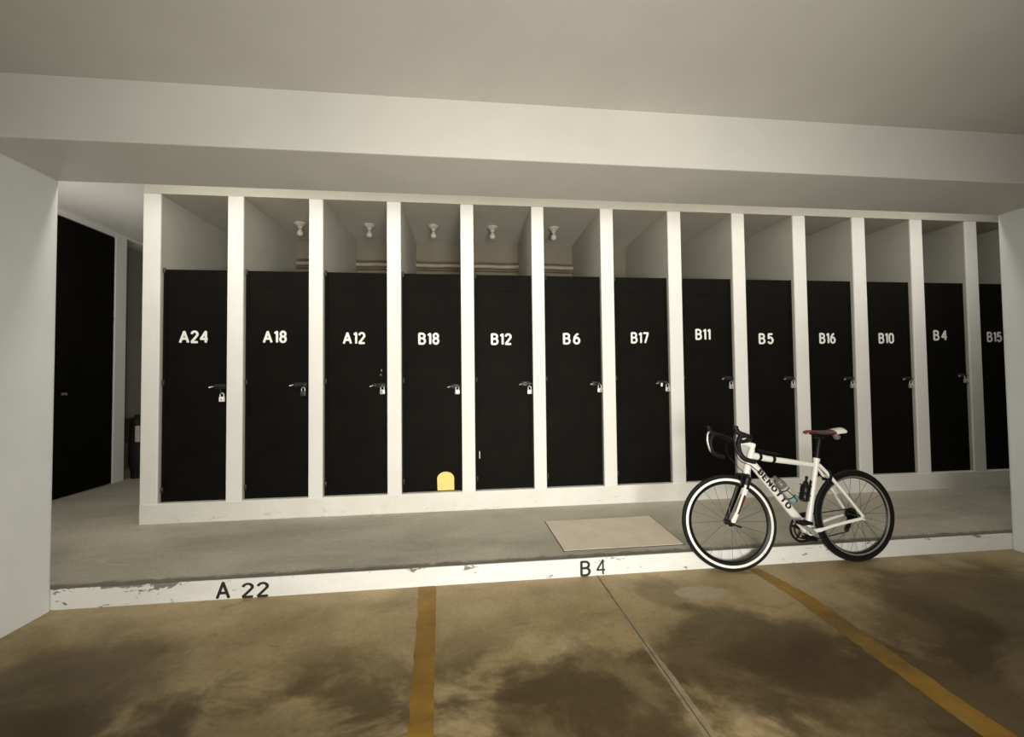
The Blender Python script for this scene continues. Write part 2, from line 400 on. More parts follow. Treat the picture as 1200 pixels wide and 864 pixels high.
# numbers on the kerb
sign('bay_letter', 'A', M['ink'], kerb, -1.628, 0.060, 0.088, 0.108, KY, 0.002, 0.085)['label'] = 'black painted A of the left bay number'
sign('bay_number', '22', M['ink'], kerb, -1.428, 0.050, 0.170, 0.098, KY, 0.002, 0.085)['label'] = 'black painted 22 of the left bay number'
sign('bay_letter', 'B', M['ink'], kerb, 0.812, 0.056, 0.078, 0.112, KY, 0.002, 0.085)['label'] = 'black painted B of the right bay number'
sign('bay_number', '4', M['ink'], kerb, 0.925, 0.060, 0.066, 0.108, KY, 0.002, 0.06)['label'] = 'black painted 4 of the right bay number'

# ceiling, beam, fascia
bm = bmesh.new(); box(bm, -9, 11, -9.5, -1.685, 3.085, 3.65)
struct('ceiling', bm, M['ceiling'])
bm = bmesh.new(); box(bm, -9, 11, -1.69, KY, 2.74, 3.65, 0.008)
struct('ceiling_beam', bm, M['ceiling'])
bm = bmesh.new(); box(bm, -9, 11, KY-0.01, 4.0, ZC, 3.65)
struct('ceiling_walkway', bm, M['white'])
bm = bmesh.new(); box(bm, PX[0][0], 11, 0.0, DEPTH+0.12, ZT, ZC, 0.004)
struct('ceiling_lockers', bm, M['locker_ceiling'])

# sill, partitions, back of the lockers
bm = bmesh.new(); box(bm, PX[0][0], 11, -0.004, 0.13, ZW-0.01, ZS, 0.008)
struct('trim_2', bm, M['sill'])
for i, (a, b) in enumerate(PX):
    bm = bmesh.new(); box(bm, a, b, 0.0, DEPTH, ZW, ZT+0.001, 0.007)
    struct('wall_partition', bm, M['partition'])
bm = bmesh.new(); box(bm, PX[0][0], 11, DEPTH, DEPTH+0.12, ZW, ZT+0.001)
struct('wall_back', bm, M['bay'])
bm = bmesh.new(); box(bm, 6.635, 11, 0.0, 0.13, ZW, ZT)
struct('wall_right', bm, M['white'])

# columns
for nm, (a, b) in (('column_left', (-3.15, -2.64)), ('column_right', (4.362, 4.87))):
    bm = bmesh.new(); box(bm, a, b, -1.90, KY+0.002, -0.02, 2.75, 0.02, seg=3)
    struct(nm, bm, M['column'])

# left end of the walkway: wall, black door, jamb, doorway
XL = -4.65
bm = bmesh.new()
box(bm, XL-0.35, XL, -9.5, 0.15, -0.1, 3.65)
box(bm, XL-0.35, XL, 0.15, 1.71, 3.36, 3.65)
box(bm, XL-0.35, XL, 1.71, 1.88, ZW-0.02, 3.65, 0.006)
box(bm, XL-0.35, XL, 1.88, 3.6, 3.40, 3.65)
box(bm, XL-0.35, XL-0.25, 0.15, 1.71, ZW-0.02, 3.40)
box(bm, XL-0.35, XL-0.25, 3.0, 3.6, ZW-0.02, 3.42)
struct('wall_left', bm, M['white'])
bm = bmesh.new(); box(bm, XL-0.45, XL-0.25, 1.85, 3.6, ZW-0.02, 3.41)
struct('wall_recess', bm, M['greywall'])
bm = bmesh.new(); box(bm, XL-0.6, PX[0][0]+0.02, 3.5, 3.7, ZW-0.02, 3.65)
struct('wall_end', bm, M['white'])
bm = bmesh.new(); box(bm, XL-0.25, XL-0.08, 1.90, 3.3, ZW, ZW+0.115, 0.01)
struct('trim_3', bm, M['bay'])
bm = bmesh.new(); box(bm, XL-0.05, XL-0.005, 0.17, 1.695, ZW+0.01, 3.35, 0.004)
for k in range(1, 3): box(bm, XL-0.05, XL+0.003, 0.17, 1.695, ZW+1.07*k, ZW+1.07*k+0.012, 0.002)
door1 = struct('door_1', bm, M['door'], 'tall black metal door in the left side wall, behind the column')
bm = bmesh.new(); lathe(bm, [(0.0, 0.0), (0.028, 0.0), (0.028, 0.008), (0.012, 0.012), (0.012, 0.035), (0.026, 0.045), (0.026, 0.06), (0.0, 0.066)], 16)
k = link('door_knob', bm, M['greyrim'], door1, 40); k.scale = (0.65, 0.65, 0.65); k.location = (XL-0.006, 1.055, 1.31); k.rotation_euler = (0, PI/2, 0)
k['label'] = 'small grey knob'

# ------------------------------------------------------------------ locker doors
NUM = ['A24', 'A18', 'A12', 'B18', 'B12', 'B 6', 'B17', 'B11', 'B 5', 'B16', 'B10', 'B 4', 'B15']
LX = [-2.618, -1.885, -1.142, -0.415, 0.318, 1.056, 1.800, 2.513, 3.249, 3.992, 4.728, 5.425, 6.150]
LZ = [1.862, 1.862, 1.850, 1.843, 1.838, 1.842, 1.851, 1.888, 1.841, 1.845, 1.845, 1.879, 1.860]
LW = [0.255, 0.22, 0.215, 0.21, 0.215, 0.185, 0.20, 0.175, 0.175, 0.20, 0.195, 0.175, 0.20]
BX = [-2.376, -1.655, -0.905, -0.150, 0.573, 1.318, 2.035, 2.775, 3.50, 4.225, 4.962, 5.68, 6.40]   # bolt
BZ = [1.388, 1.394, 1.378, 1.360, 1.378, 1.370, 1.372, 1.410, 1.40, 1.39, 1.38, 1.41, 1.40]
PLX = [-2.352, -1.615, -0.868, -0.133, 0.603, 1.345, 2.090, 2.815, 3.545, 4.270, 5.005, 5.722, 6.45]  # padlock
PLZ = [1.268, 1.311, 1.317, 1.306, 1.296, 1.303, 1.302, 1.320, 1.320, 1.310, 1.301, 1.351, 1.31]
DY0, DY1 = 0.045, 0.075
def padlock(i, body, label, sc=1.0):
    b = bmesh.new(); box(b, -0.024*sc, 0.024*sc, -0.011, 0.011, -0.026*sc, 0.022*sc, 0.005, seg=2)
    o = link('padlock', b, body, None, 40); o.location = (PLX[i], DY0-0.016, PLZ[i])
    s = bmesh.new(); pts = [(-0.016*sc, 0, 0.015*sc)]+[(-0.016*sc*math.cos(a), 0, 0.040*sc+0.016*sc*math.sin(a)) for a in (PI*k/8 for k in range(9))]+[(0.016*sc, 0, 0.015*sc)]
    tube(s, pts, 0.0045*sc, 8); link('shackle', s, body if body is M['whitelock'] else M['steel'], o, 60)
    kh = bmesh.new(); lathe(kh, [(0.0, -0.0125), (0.006, -0.0125), (0.006, -0.0105), (0, -0.0105)], 10, 'Y', (0, 0, -0.006))
    link('keyhole', kh, M['ink'], o)
    tag(o, label, 'padlock', 'padlocks on the locker doors')
for i in range(13):
    a = PX[i][1]+0.006; b_ = PX[i+1][0]-0.006; W = b_-a
    code = NUM[i].replace(' ', '')
    zt = 2.505-0.0012*i
    root = empty('locker_door', ((a+b_)/2, DY0, ZS))
    lab = 'tall black metal locker door marked %s' % code
    extra = {'A24': ', leftmost of the row', 'B18': ', with a yellow arched patch at its foot', 'B12': ', with a small white mark at lower left',
             'A12': ', with pale scuffs above its bolt', 'B11': ', behind the bicycle handlebar', 'B5': ', behind the bicycle frame', 'B16': ', behind the bicycle saddle', 'B15': ', cut off by the right column'}.get(code, '')
    tag(root, lab+extra, 'door', 'locker doors along the walkway')
    ox, oy, oz = (a+b_)/2, DY0, ZS
    def sub(name, b, m, parent=root, smooth=None):
        for v in b.verts: v.co -= Vector((ox, oy, oz))
        return link(name, b, m, parent, smooth)
    f = bmesh.new(); z0 = ZS+0.004
    box(f, a, b_, DY0, DY1, z0, zt, 0.002)
    # stiles and weld seams of the sheet
    box(f, a, a+0.030, DY0-0.006, DY0+0.01, z0, zt, 0.002); box(f, b_-0.024, b_, DY0-0.006, DY0+0.01, z0, zt, 0.002)
    for zz in (1.418, 0.565): box(f, a+0.03, b_-0.024, DY0-0.0025, DY0+0.004, zz, zz+0.006, 0.001)
    box(f, a+0.03, b_-0.024, DY0-0.003, DY0+0.004, zt-0.165, zt-0.160, 0.001)
    panel = sub('panel', f, M['door'])
    # hinges
    for zz in (zt-0.02, 1.42, 0.42):
        h = bmesh.new(); lathe(h, [(0, 0), (0.009, 0.0), (0.011, 0.004), (0.011, 0.046), (0.009, 0.05), (0, 0.05)], 10, 'Z', (a+0.012, DY0-0.012, zz-0.02))
        sub('hinge', h, M['bolt'], root, 40)
    # number
    n = sign('number', NUM[i], M['letter'], root, LX[i]-ox, LZ[i]-oz, LW[i], 0.122, 0, 0.002, 0.105)
    n['label'] = 'white stencilled %s' % code
    # sliding bolt
    t = bmesh.new(); bx, bz = BX[i], BZ[i]
    L0 = bx-0.065; L1 = min(b_-0.001, bx+0.075)
    box(t, L0+0.015, L1-0.01, DY0-0.006, DY0+0.001, bz-0.022, bz+0.022, 0.002)
    tube(t, [(L0, DY0-0.014, bz), (L1, DY0-0.014, bz)], 0.0075, 10)
    for q in (L0+0.03, L1-0.025): box(t, q-0.007, q+0.007, DY0-0.024, DY0, bz-0.013, bz+0.013, 0.003)
    latch = sub('bolt', t, M['bolt'], root, 40)
    t = bmesh.new(); tube(t, [(L0+0.012, DY0-0.014, bz), (L0+0.006, DY0-0.035, bz-0.004), (L0-0.014, DY0-0.04, bz-0.010)], [0.006, 0.006, 0.007], 8)
    kn = sub('bolt_knob', t, M['steel'], latch, 60); kn.parent = latch
    t = bmesh.new(); tube(t, [(PLX[i]-0.010, DY0, bz-0.014), (PLX[i]-0.010, DY0-0.022, bz-0.018), (PLX[i]-0.010, DY0-0.022, PLZ[i]+0.05), (PLX[i]-0.010, DY0, PLZ[i]+0.045)], 0.005, 8)
    sub('staple', t, M['bolt'], latch, 60)
    if code == 'B18':
        t = bmesh.new(); xs0, xs1, zb, zh = -0.340, -0.172, ZS+0.012, 0.505
        xc, r = (xs0+xs1)/2, (xs1-xs0)/2
        out = [(xs0+0.004, zb), (xs1, zb)]+[(xc+r*math.cos(PI*k/14), zh-r*0.8+r*0.8*math.sin(PI*k/14)) for k in range(15)]
        lo = [t.verts.new((x, DY0, z)) for x, z in out]; hi = [t.verts.new((x, DY0-0.009, z)) for x, z in out]
        t.faces.new(hi); t.faces.new(lo[::-1])
        for q in range(len(out)): t.faces.new((lo[q], lo[(q+1) % len(out)], hi[(q+1) % len(out)], hi[q]))
        sub('patch', t, M['yellow'])['label'] = 'yellow patch with an arched top'
    if code == 'B12':
        t = bmesh.new(); box(t, 0.082, 0.089, DY0-0.008, DY0-0.004, 0.625, 0.700, 0.001)
        sub('sticker', t, M['letter'])['label'] = 'thin white upright mark'
    if code == 'A12':
        for q in ((-0.894, -0.880, 1.475, 1.490), (-0.886, -0.874, 1.515, 1.538)):
            t = bmesh.new(); box(t, q[0], q[1], DY0-0.003, DY0+0.001, q[2], q[3], 0.003)
            sub('scuff', t, M['greyrim'])['label'] = 'small pale scuff'
    if code == 'B17':
        t = bmesh.new(); box(t, 2.000, 2.020, DY0-0.05, DY0-0.042, 1.330, 1.368, 0.003)
        sub('key_tag', t, M['letter'], latch)['label'] = 'bright metal tab hanging from the bolt'
    mat = {'A24': M['whitelock'], 'A18': M['darklock']}.get(code, M['steel'])
    desc = {'A24': 'small white padlock', 'A18': 'small dark padlock'}.get(code, 'small silver padlock')
    padlock(i, mat, '%s hanging on the bolt of door %s' % (desc, code), 1.0)

# ------------------------------------------------------------------ lamp holders and pipes in the lockers
names = ['A18', 'A12', 'B18', 'B12', 'B6']
for i, (x, y) in enumerate(((-1.896, 0.64), (-1.138, 0.635), (-0.412, 0.61), (0.269, 0.59), (0.994, 0.57))):
    b = bmesh.new(); lathe(b, [(0, 0), (0.062, 0), (0.062, -0.012), (0.045, -0.030), (0.026, -0.040), (0.024, -0.062), (0, -0.062)], 24)
    root = link('lamp_holder', b, M['bulb'], None, 40); root.location = (x, y, ZT)
    b = bmesh.new(); lathe(b, [(0, -0.060), (0.016, -0.062), (0.018, -0.078), (0.032, -0.100), (0.036, -0.118), (0.030, -0.136), (0.015, -0.147), (0, -0.149)], 24)
    link('bulb', b, M['bulb'], root, 180)
    tag(root, 'white ceiling lamp holder with an unlit bulb above locker door %s' % names[i], 'lamp', 'lamp holders in the lockers')
def pipe(z, r, m, label, y=DEPTH):
    b = bmesh.new(); pts = [(-2.14+k*0.12, y-r-0.004, z+0.003*math.sin(k*1.7)) for k in range(35)]
    tube(b, pts, [r*(1+0.04*math.sin(k*2.3)) for k in range(35)], 10)
    tag(link('pipe', b, m, None, 60), label, 'pipe')
pipe(2.947, 0.012, M['pipe'], 'thin brown pipe along the locker back wall, upper one')
pipe(2.899, 0.025, M['pipe_white'], 'thick cream pipe between the two brown pipes behind the lockers')
pipe(2.850, 0.018, M['pipe'], 'brown pipe along the locker back wall, lower one just above the doors')

# ------------------------------------------------------------------ access cover in the walkway
root = empty('access_cover', (1.16, -0.74, ZW))
quad = [(-0.49, 0.308), (0.493, 0.316), (0.470, -0.312), (-0.464, -0.312)]
def plate(b, q, z0, z1, grow=0.0):
    pts = [(x+math.copysign(grow, x), y+math.copysign(grow, y)) for x, y in q]
    lo = [b.verts.new((x, y, z0)) for x, y in pts]; hi = [b.verts.new((x, y, z1)) for x, y in pts]
    b.faces.new(hi); b.faces.new(lo[::-1])
    for i in range(4): b.faces.new((lo[i], lo[(i+1) % 4], hi[(i+1) % 4], hi[i]))
b = bmesh.new(); plate(b, quad, 0.0, 0.0035, 0.012); link('cover_rim', b, M['gap'], root)
b = bmesh.new(); plate(b, quad, 0.002, 0.006, -0.006); bmesh.ops.bevel(b, geom=b.edges[:], offset=0.002, segments=1, affect='EDGES')
link('cover_plate', b, M['cover'], root)
tag(root, 'rectangular pinkish concrete access cover set in the grey walkway', 'cover')

# ------------------------------------------------------------------ things stored at the end of the left passage
def crate(name, loc, sx, sy, sz, m, label):
    b = bmesh.new(); box(b, -sx/2, sx/2, -sy/2, sy/2, 0, sz, 0.01)
    for z in (0.12, 0.5, 0.86): box(b, -sx/2-0.006, sx/2+0.006, -sy/2-0.006, sy/2+0.006, sz*z-0.02, sz*z+0.02, 0.004)
    o = link(name, b, m, None, None); o.location = loc; tag(o, label, 'crate'); return o
crate('crate', (XL-0.165, 2.33, ZW+0.116), 0.14, 0.78, 0.36, M['brownbox'], 'brown crate on the low ledge past the left doorway, bottom of two')
crate('crate', (XL-0.165, 2.33, ZW+0.116+0.361), 0.14, 0.78, 0.33, M['redbox'], 'dark reddish crate on top of the brown one past the left doorway')
b = bmesh.new()
tube(b, smooth_path([(0, 0, 0), (0, 0, 0.25), (0, 0, 0.55), (0, 0, 0.75), (0.0, 0.02, 0.86)], 4), [0.07]*3+[0.095]*6+[0.08]*5+[0.045]*3, 14)
bag = link('duffel_bag', b, M['black'], None, 60); bag.location = (-4.575, 2.0, ZW)
tag(bag, 'upright dark bag with a pale label beside the first white pillar', 'bag')
b = bmesh.new(); box(b, 0.035, 0.09, -0.10, -0.055, 0.50, 0.72, 0.01)
link('bag_label', b, M['bottleclear'], bag)['label'] = 'pale label'

# ------------------------------------------------------------------ bicycle (local: x towards the rear wheel, y towards the lockers, z up)
LEAN, YAW = math.radians(4.0), math.radians(1.1)
Rw = 0.345
bike = empty('bicycle', (1.884, -1.256, 0.001))
bike.matrix_world = Matrix.Translation((1.884, -1.256, 0.001)) @ Matrix.Rotation(YAW, 4, 'Z') @ Matrix.Rotation(-LEAN, 4, 'X')
tag(bike, 'white road bicycle with black drop handlebar leaning beside the white kerb', 'bicycle')
BMW = bike.matrix_world.copy()
AX_F = Vector((0.015, 0, Rw)); AX_R = Vector((1.060, 0, Rw)); BB = Vector((0.643, 0, 0.252))
HB, HT = Vector((0.172, 0, 0.680)), Vector((0.238, 0, 0.872))
ST = Vector((0.775, 0, 0.770))
# steering group turns about the head axis
STEER = math.radians(9)
ax = (HT-HB).normalized()
SM = Matrix.Translation(HB) @ Matrix.Rotation(-STEER, 4, ax) @ Matrix.Translation(-HB)
def steer(o): o.matrix_basis = SM @ o.matrix_basis; return o

# frame
b = bmesh.new()
tube(b, [HB, HT], [0.025, 0.023], 20)
tube(b, [HT-ax*0.085+Vector((0.003, 0, 0)), BB+Vector((-0.006, 0, 0.01))], [0.030, 0.033], 24, flat=0.72)
tube(b, [HT-ax*0.044, HT-ax*0.050+(ST-HT)*0.25, ST+Vector((-0.012, 0, -0.035))], [0.027, 0.023, 0.017], 20, flat=0.85)
tube(b, [BB, ST+(ST-BB).normalized()*0.012], [0.022, 0.0185], 20)
for s in (-1, 1):
    tube(b, smooth_path([ST+Vector((0.004, s*0.014, -0.028)), (0.848, s*0.030, 0.654), (0.955, s*0.052, 0.503), (1.045, s*0.066, 0.372), AX_R+Vector((0.003, s*0.067, 0.005))], 5), [0.0125]*10+[0.0105]*11, 12)
    tube(b, smooth_path([BB+Vector((0.01, s*0.020, 0)), BB+Vector((0.08, s*0.036, 0.012)), BB+Vector((0.20, s*0.050, 0.045)), AX_R+Vector((0, s*0.066, -0.006))], 5), [0.015]*6+[0.0115]*10, 12)
    tube(b, [AX_R+Vector((0, s*0.063, -0.004)), AX_R+Vector((0, s*0.073, -0.004))], 0.018, 14)
tube(b, [(0.850, -0.03, 0.652), (0.850, 0.03, 0.652)], 0.008, 10)
tube(b, [(BB.x, -0.036, BB.z), (BB.x, 0.036, BB.z)], 0.026, 20)
frame = link('frame', b, M['bwhite'], bike, 45)
# maker's name on the down tube
bmT, x0, x1, y0, y1 = text_mesh('BENOTTO', 0.145, 0.37)
A0 = HT-ax*0.085+Vector((0.003, 0, 0)); dirv = (BB+Vector((-0.006, 0, 0.01))-A0); dl = dirv.length; dirv.normalize()
vv = Vector((0, -1, 0)).cross(dirv).normalized()
if vv.z < 0: vv = -vv
for v in bmT.verts:
    u = 0.092+(v.co.x-x0)/(x1-x0)*0.370; q = ((v.co.y-y0)/(y1-y0)-0.5)*0.045
    rr = 0.030+0.003*u/dl
    y = -0.72*math.sqrt(max(0, rr*rr-q*q))-0.0008-v.co.z*0.05
    v.co = A0+dirv*u+vv*(q+0.000)+Vector((0, y, 0))
link('lettering', bmT, M['ink'], frame)['label'] = 'black lettering along the down tube'
for p, r_ in ((0.13, 0.0285), (0.34, 0.0265)):
    c0 = HT-ax*0.046+(ST-HT)*p; b = bmesh.new(); d_ = (ST-HT).normalized()
    tube(b, [c0-d_*0.010, c0+d_*0.010], r_, 18); link('strap', b, M['black'], frame, 45)
b = bmesh.new(); d_ = (ST-HT).normalized(); c0 = HT+(ST-HT)*0.09+Vector((0, -0.005, -0.002))
tube(b, [c0, c0+d_*0.05, c0+d_*0.052, c0+d_*0.15, c0+d_*0.152, c0+d_*0.19], [0.011, 0.011, 0.008, 0.008, 0.005, 0.005], 12)
link('frame_pump', b, M['black'], bike, 45)['label'] = 'short black pump strapped on the top tube'
b = bmesh.new(); c0 = ST+(ST-BB).normalized()*0.004; d_ = (ST-BB).normalized()
tube(b, [c0-d_*0.012, c0+d_*0.014], 0.0225, 18); link('seat_clamp', b, M['bwhite'], frame, 45)
# cables
for q, pts in enumerate(([(0.10, -0.05, 0.955), (0.06, -0.06, 0.89), (0.10, -0.045, 0.80), (0.19, -0.033, 0.76), (0.27, -0.03, 0.70)],
            [(0.10, 0.05, 0.955), (0.05, 0.03, 0.86), (0.10, -0.02, 0.75), (0.145, -0.02, 0.71)])):
    b = bmesh.new(); tube(b, smooth_path(pts, 8), 0.0028, 8); link('cable', b, M['black'], bike, 60)

# fork
b = bmesh.new()
tube(b, [HB-ax*0.050, HB-ax*0.03, HB+ax*0.012], [0.024, 0.034, 0.030], 18, mi=1)
tube(b, [HB+ax*-0.02+Vector((0, -0.045, -0.006)), HB-ax*0.006+Vector((0, -0.02, 0)), HB-ax*0.006+Vector((0, 0.02, 0)), HB-ax*0.02+Vector((0, 0.045, -0.006))], [0.020, 0.024, 0.024, 0.020], 14, mi=1)
for s in (-1, 1):
    P = smooth_path([HB-ax*0.018+Vector((0, s*0.044, 0)), HB-ax*0.14+Vector((-0.010, s*0.048, 0)), HB-ax*0.26+Vector((-0.026, s*0.050, 0)), AX_F+Vector((0, s*0.052, 0.0))], 6)
    n = len(P); R = [0.025-0.011*k/(n-1) for k in range(n)]
    k1 = int(n*0.34); k2 = int(n*0.72)
    if s < 0:
        k0 = 4; tube(b, P[:k0+1], R[:k0+1], 14, flat=0.6, mi=1); tube(b, P[k0:k1+1], R[k0:k1+1], 14, flat=0.6, mi=0, caps=False); tube(b, P[k1:k2+1], R[k1:k2+1], 14, flat=0.6, mi=2, caps=False); tube(b, P[k2:], R[k2:], 14, flat=0.6, mi=0)
    else: tube(b, P, R, 14, flat=0.6, mi=1)
    tube(b, [AX_F+Vector((0, s*0.047, 0)), AX_F+Vector((0, s*0.058, 0))], 0.015, 12, mi=1)
fork = steer(link('fork', b, [M['bwhite'], M['carbon'], M['red']], bike, 45))
# white stripe on the front face of the near fork leg
b = bmesh.new()
P = smooth_path([HB-ax*0.065+Vector((-0.014, -0.057, 0)), HB-ax*0.14+Vector((-0.021, -0.058, 0)), HB-ax*0.26+Vector((-0.034, -0.058, 0)), AX_F+Vector((-0.006, -0.058, 0.02))], 6)
tube(b, P, [0.009]*len(P), 10); link('fork_stripe', b, M['bwhite'], fork, 60)
# brake callipers
def caliper(c, name='brake_caliper'):
    b = bmesh.new()
    for s in (-1, 1): tube(b, smooth_path([c+Vector((0, s*0.006, 0.028)), c+Vector((-0.008, s*0.036, 0.018)), c+Vector((-0.008, s*0.040, -0.012)), c+Vector((0, s*0.026, -0.040))], 5), 0.014, 10, flat=0.7)
    tube(b, [c+Vector((-0.018, 0, 0.020)), c+Vector((0.02, 0, 0.020))], 0.010, 12)
    for s in (-1, 1): box(b, c.x-0.024, c.x+0.024, s*0.022-0.006, s*0.022+0.006, c.z-0.050, c.z-0.036, 0.003)
    return link(name, b, M['carbon'], bike, 45)
steer(caliper(HB-ax*0.020+Vector((-0.034, 0, 0.0))))
c2 = caliper(Vector((0.856, 0, 0.664)))

# wheels
def wheel(c, front):
    w_ = 0.0125
    if front:
        prof = [(0.3220, -w_, 0), (0.3185, -w_-0.0005, 1), (0.3005, -w_-0.001, 0), (0.296, -w_, 0), (0.279, -0.007, 0), (0.274, 0.0, 0), (0.279, 0.007, 0), (0.296, w_, 0), (0.3005, w_+0.001, 1), (0.3185, w_+0.0005, 0), (0.3220, w_, 0)]
    else:
        prof = [(0.3220, -w_, 0), (0.3215, -w_-0.0005, 0), (0.2995, -w_-0.001, 0), (0.297, -w_, 2), (0.286, -0.009, 0), (0.278, 0.0, 0), (0.286, 0.009, 2), (0.297, w_, 0), (0.2995, w_+0.001, 0), (0.3215, w_+0.0005, 0), (0.3220, w_, 0)]
    b = bmesh.new(); lathe(b, prof, 96, 'Y', closed=True)
    o = link('wheel', b, [M['carbon'], M['silver'], M['greyrim']], bike, 40); o.location = c
    b = bmesh.new(); rt = 0.0130
    lathe(b, [(0.331+rt*math.cos(a)*1.08, rt*math.sin(a)) for a in (2*PI*k/14 for k in range(14))], 96, 'Y', closed=True)
    link('tyre', b, M['rubber'], o, 60)
    b = bmesh.new(); hw = 0.046 if front else 0.060
    lathe(b, [(0.0, -hw-0.012), (0.010, -hw-0.012), (0.012, -hw), (0.014, -hw+0.004), (0.024, -hw+0.012), (0.024, -hw+0.016), (0.013, -hw+0.022), (0.013, hw-0.022), (0.024, hw-0.016), (0.024, hw-0.012), (0.014, hw-0.004), (0.012, hw), (0.010, hw+0.012), (0, hw+0.012)], 20, 'Y')
    hub = link('hub', b, M['carbon'], o, 40)
    n = 20 if front else 24; first = None
    for k in range(n):
        a = 2*PI*k/n; s = -1 if k % 2 else 1
        if k < 2:
            b = bmesh.new(); tube(b, [(0.022, s*(hw-0.014), 0), (0.281, s*0.002, 0)], 0.0014, 6)
            sp = link('spoke', b, M['spoke'], o, 60); (proto.append(sp) if k else proto.__setitem__(slice(None), [sp]))
        else:
            sp = proto[k % 2].copy(); COL.objects.link(sp); sp.parent = o
        sp.rotation_euler = (0, a, 0)
    # quick release lever
    b = bmesh.new(); yq = -hw-0.020
    tube(b, [(0, -hw-0.010, 0), (0, yq-0.006, 0)], 0.011, 12)
    tube(b, [(0, yq, 0), (0.025, yq-0.004, -0.012), (0.052, yq+0.002, -0.022)] if front else [(0, yq, 0), (0.022, yq-0.004, -0.02), (0.04, yq+0.002, -0.042)], [0.006, 0.006, 0.008], 8)
    link('quick_release', b, M['carbon'] if front else M['chrome'], o, 60)
    return o
proto = []
wf = steer(wheel(AX_F, True))
wr = wheel(AX_R, False)

# stem, handlebar, hoods and levers
CL = Vector((0.150, 0, 0.930))
b = bmesh.new(); tube(b, [HT, HT+ax*0.045], 0.0195, 18)
tube(b, [HT+ax*0.026+Vector((0.012, 0, 0)), CL+Vector((0.012, 0, 0))], [0.020, 0.018], 16); tube(b, [CL+Vector((0, -0.024, 0)), CL+Vector((0, 0.024, 0))], 0.022, 16)
steer(link('stem', b, M['bwhite'], bike, 45))
def rc(p):
    p = Vector(p); k = 0.66 if p.x < 0.15 else 1.0
    p.x = 0.15-(0.15-p.x)*k; p.z -= 0.016 if abs(p.y) > 0.15 else 0; p.z -= 0.02*max(0, min(1, (0.98-p.z)/0.12)) if abs(p.y) > 0.2 else 0
    return p
def bar_side(s):
    return [CL, CL+Vector((0, s*0.09, 0.008)), (0.138, s*0.165, 0.972), (0.105, s*0.203, 0.990), (0.050, s*0.209, 1.000), (0.000, s*0.210, 0.990), (-0.030, s*0.212, 0.945), (-0.022, s*0.214, 0.895), (0.012, s*0.216, 0.862), (0.065, s*0.218, 0.845), (0.125, s*0.219, 0.836)]
b = bmesh.new()
for s in (-1, 1):
    P = smooth_path([rc(p) for p in bar_side(s)], 6); tube(b, P, [0.0135]*8+[0.0165]*(len(P)-8), 14)
hb = steer(link('handlebar', b, M['black'], bike, 60))
for s in (-1, 1):
    b = bmesh.new()
    P = smooth_path([(0.050, s*0.209, 1.000), (0.012, s*0.210, 1.010), (-0.020, s*0.210, 1.026), (-0.038, s*0.209, 1.052), (-0.034, s*0.208, 1.070)], 5); P = [rc(p) for p in P]
    n = len(P); tube(b, P, [0.021-0.003*math.sin(PI*k/(n-1)) - 0.006*(k == n-1) for k in range(n)], 14, flat=0.8)
    link('brake_hood', b, M['black'], hb, 60)
    b = bmesh.new(); P = smooth_path([(-0.030, s*0.209, 1.032), (-0.060, s*0.209, 0.998), (-0.066, s*0.211, 0.950), (-0.050, s*0.214, 0.905), (-0.028, s*0.218, 0.880)], 6); P = [rc(p) for p in P]
    tube(b, P, [0.008]*len(P), 10, flat=1.3)
    link('brake_lever', b, M['chrome'] if s > 0 else M['carbon'], hb, 60)

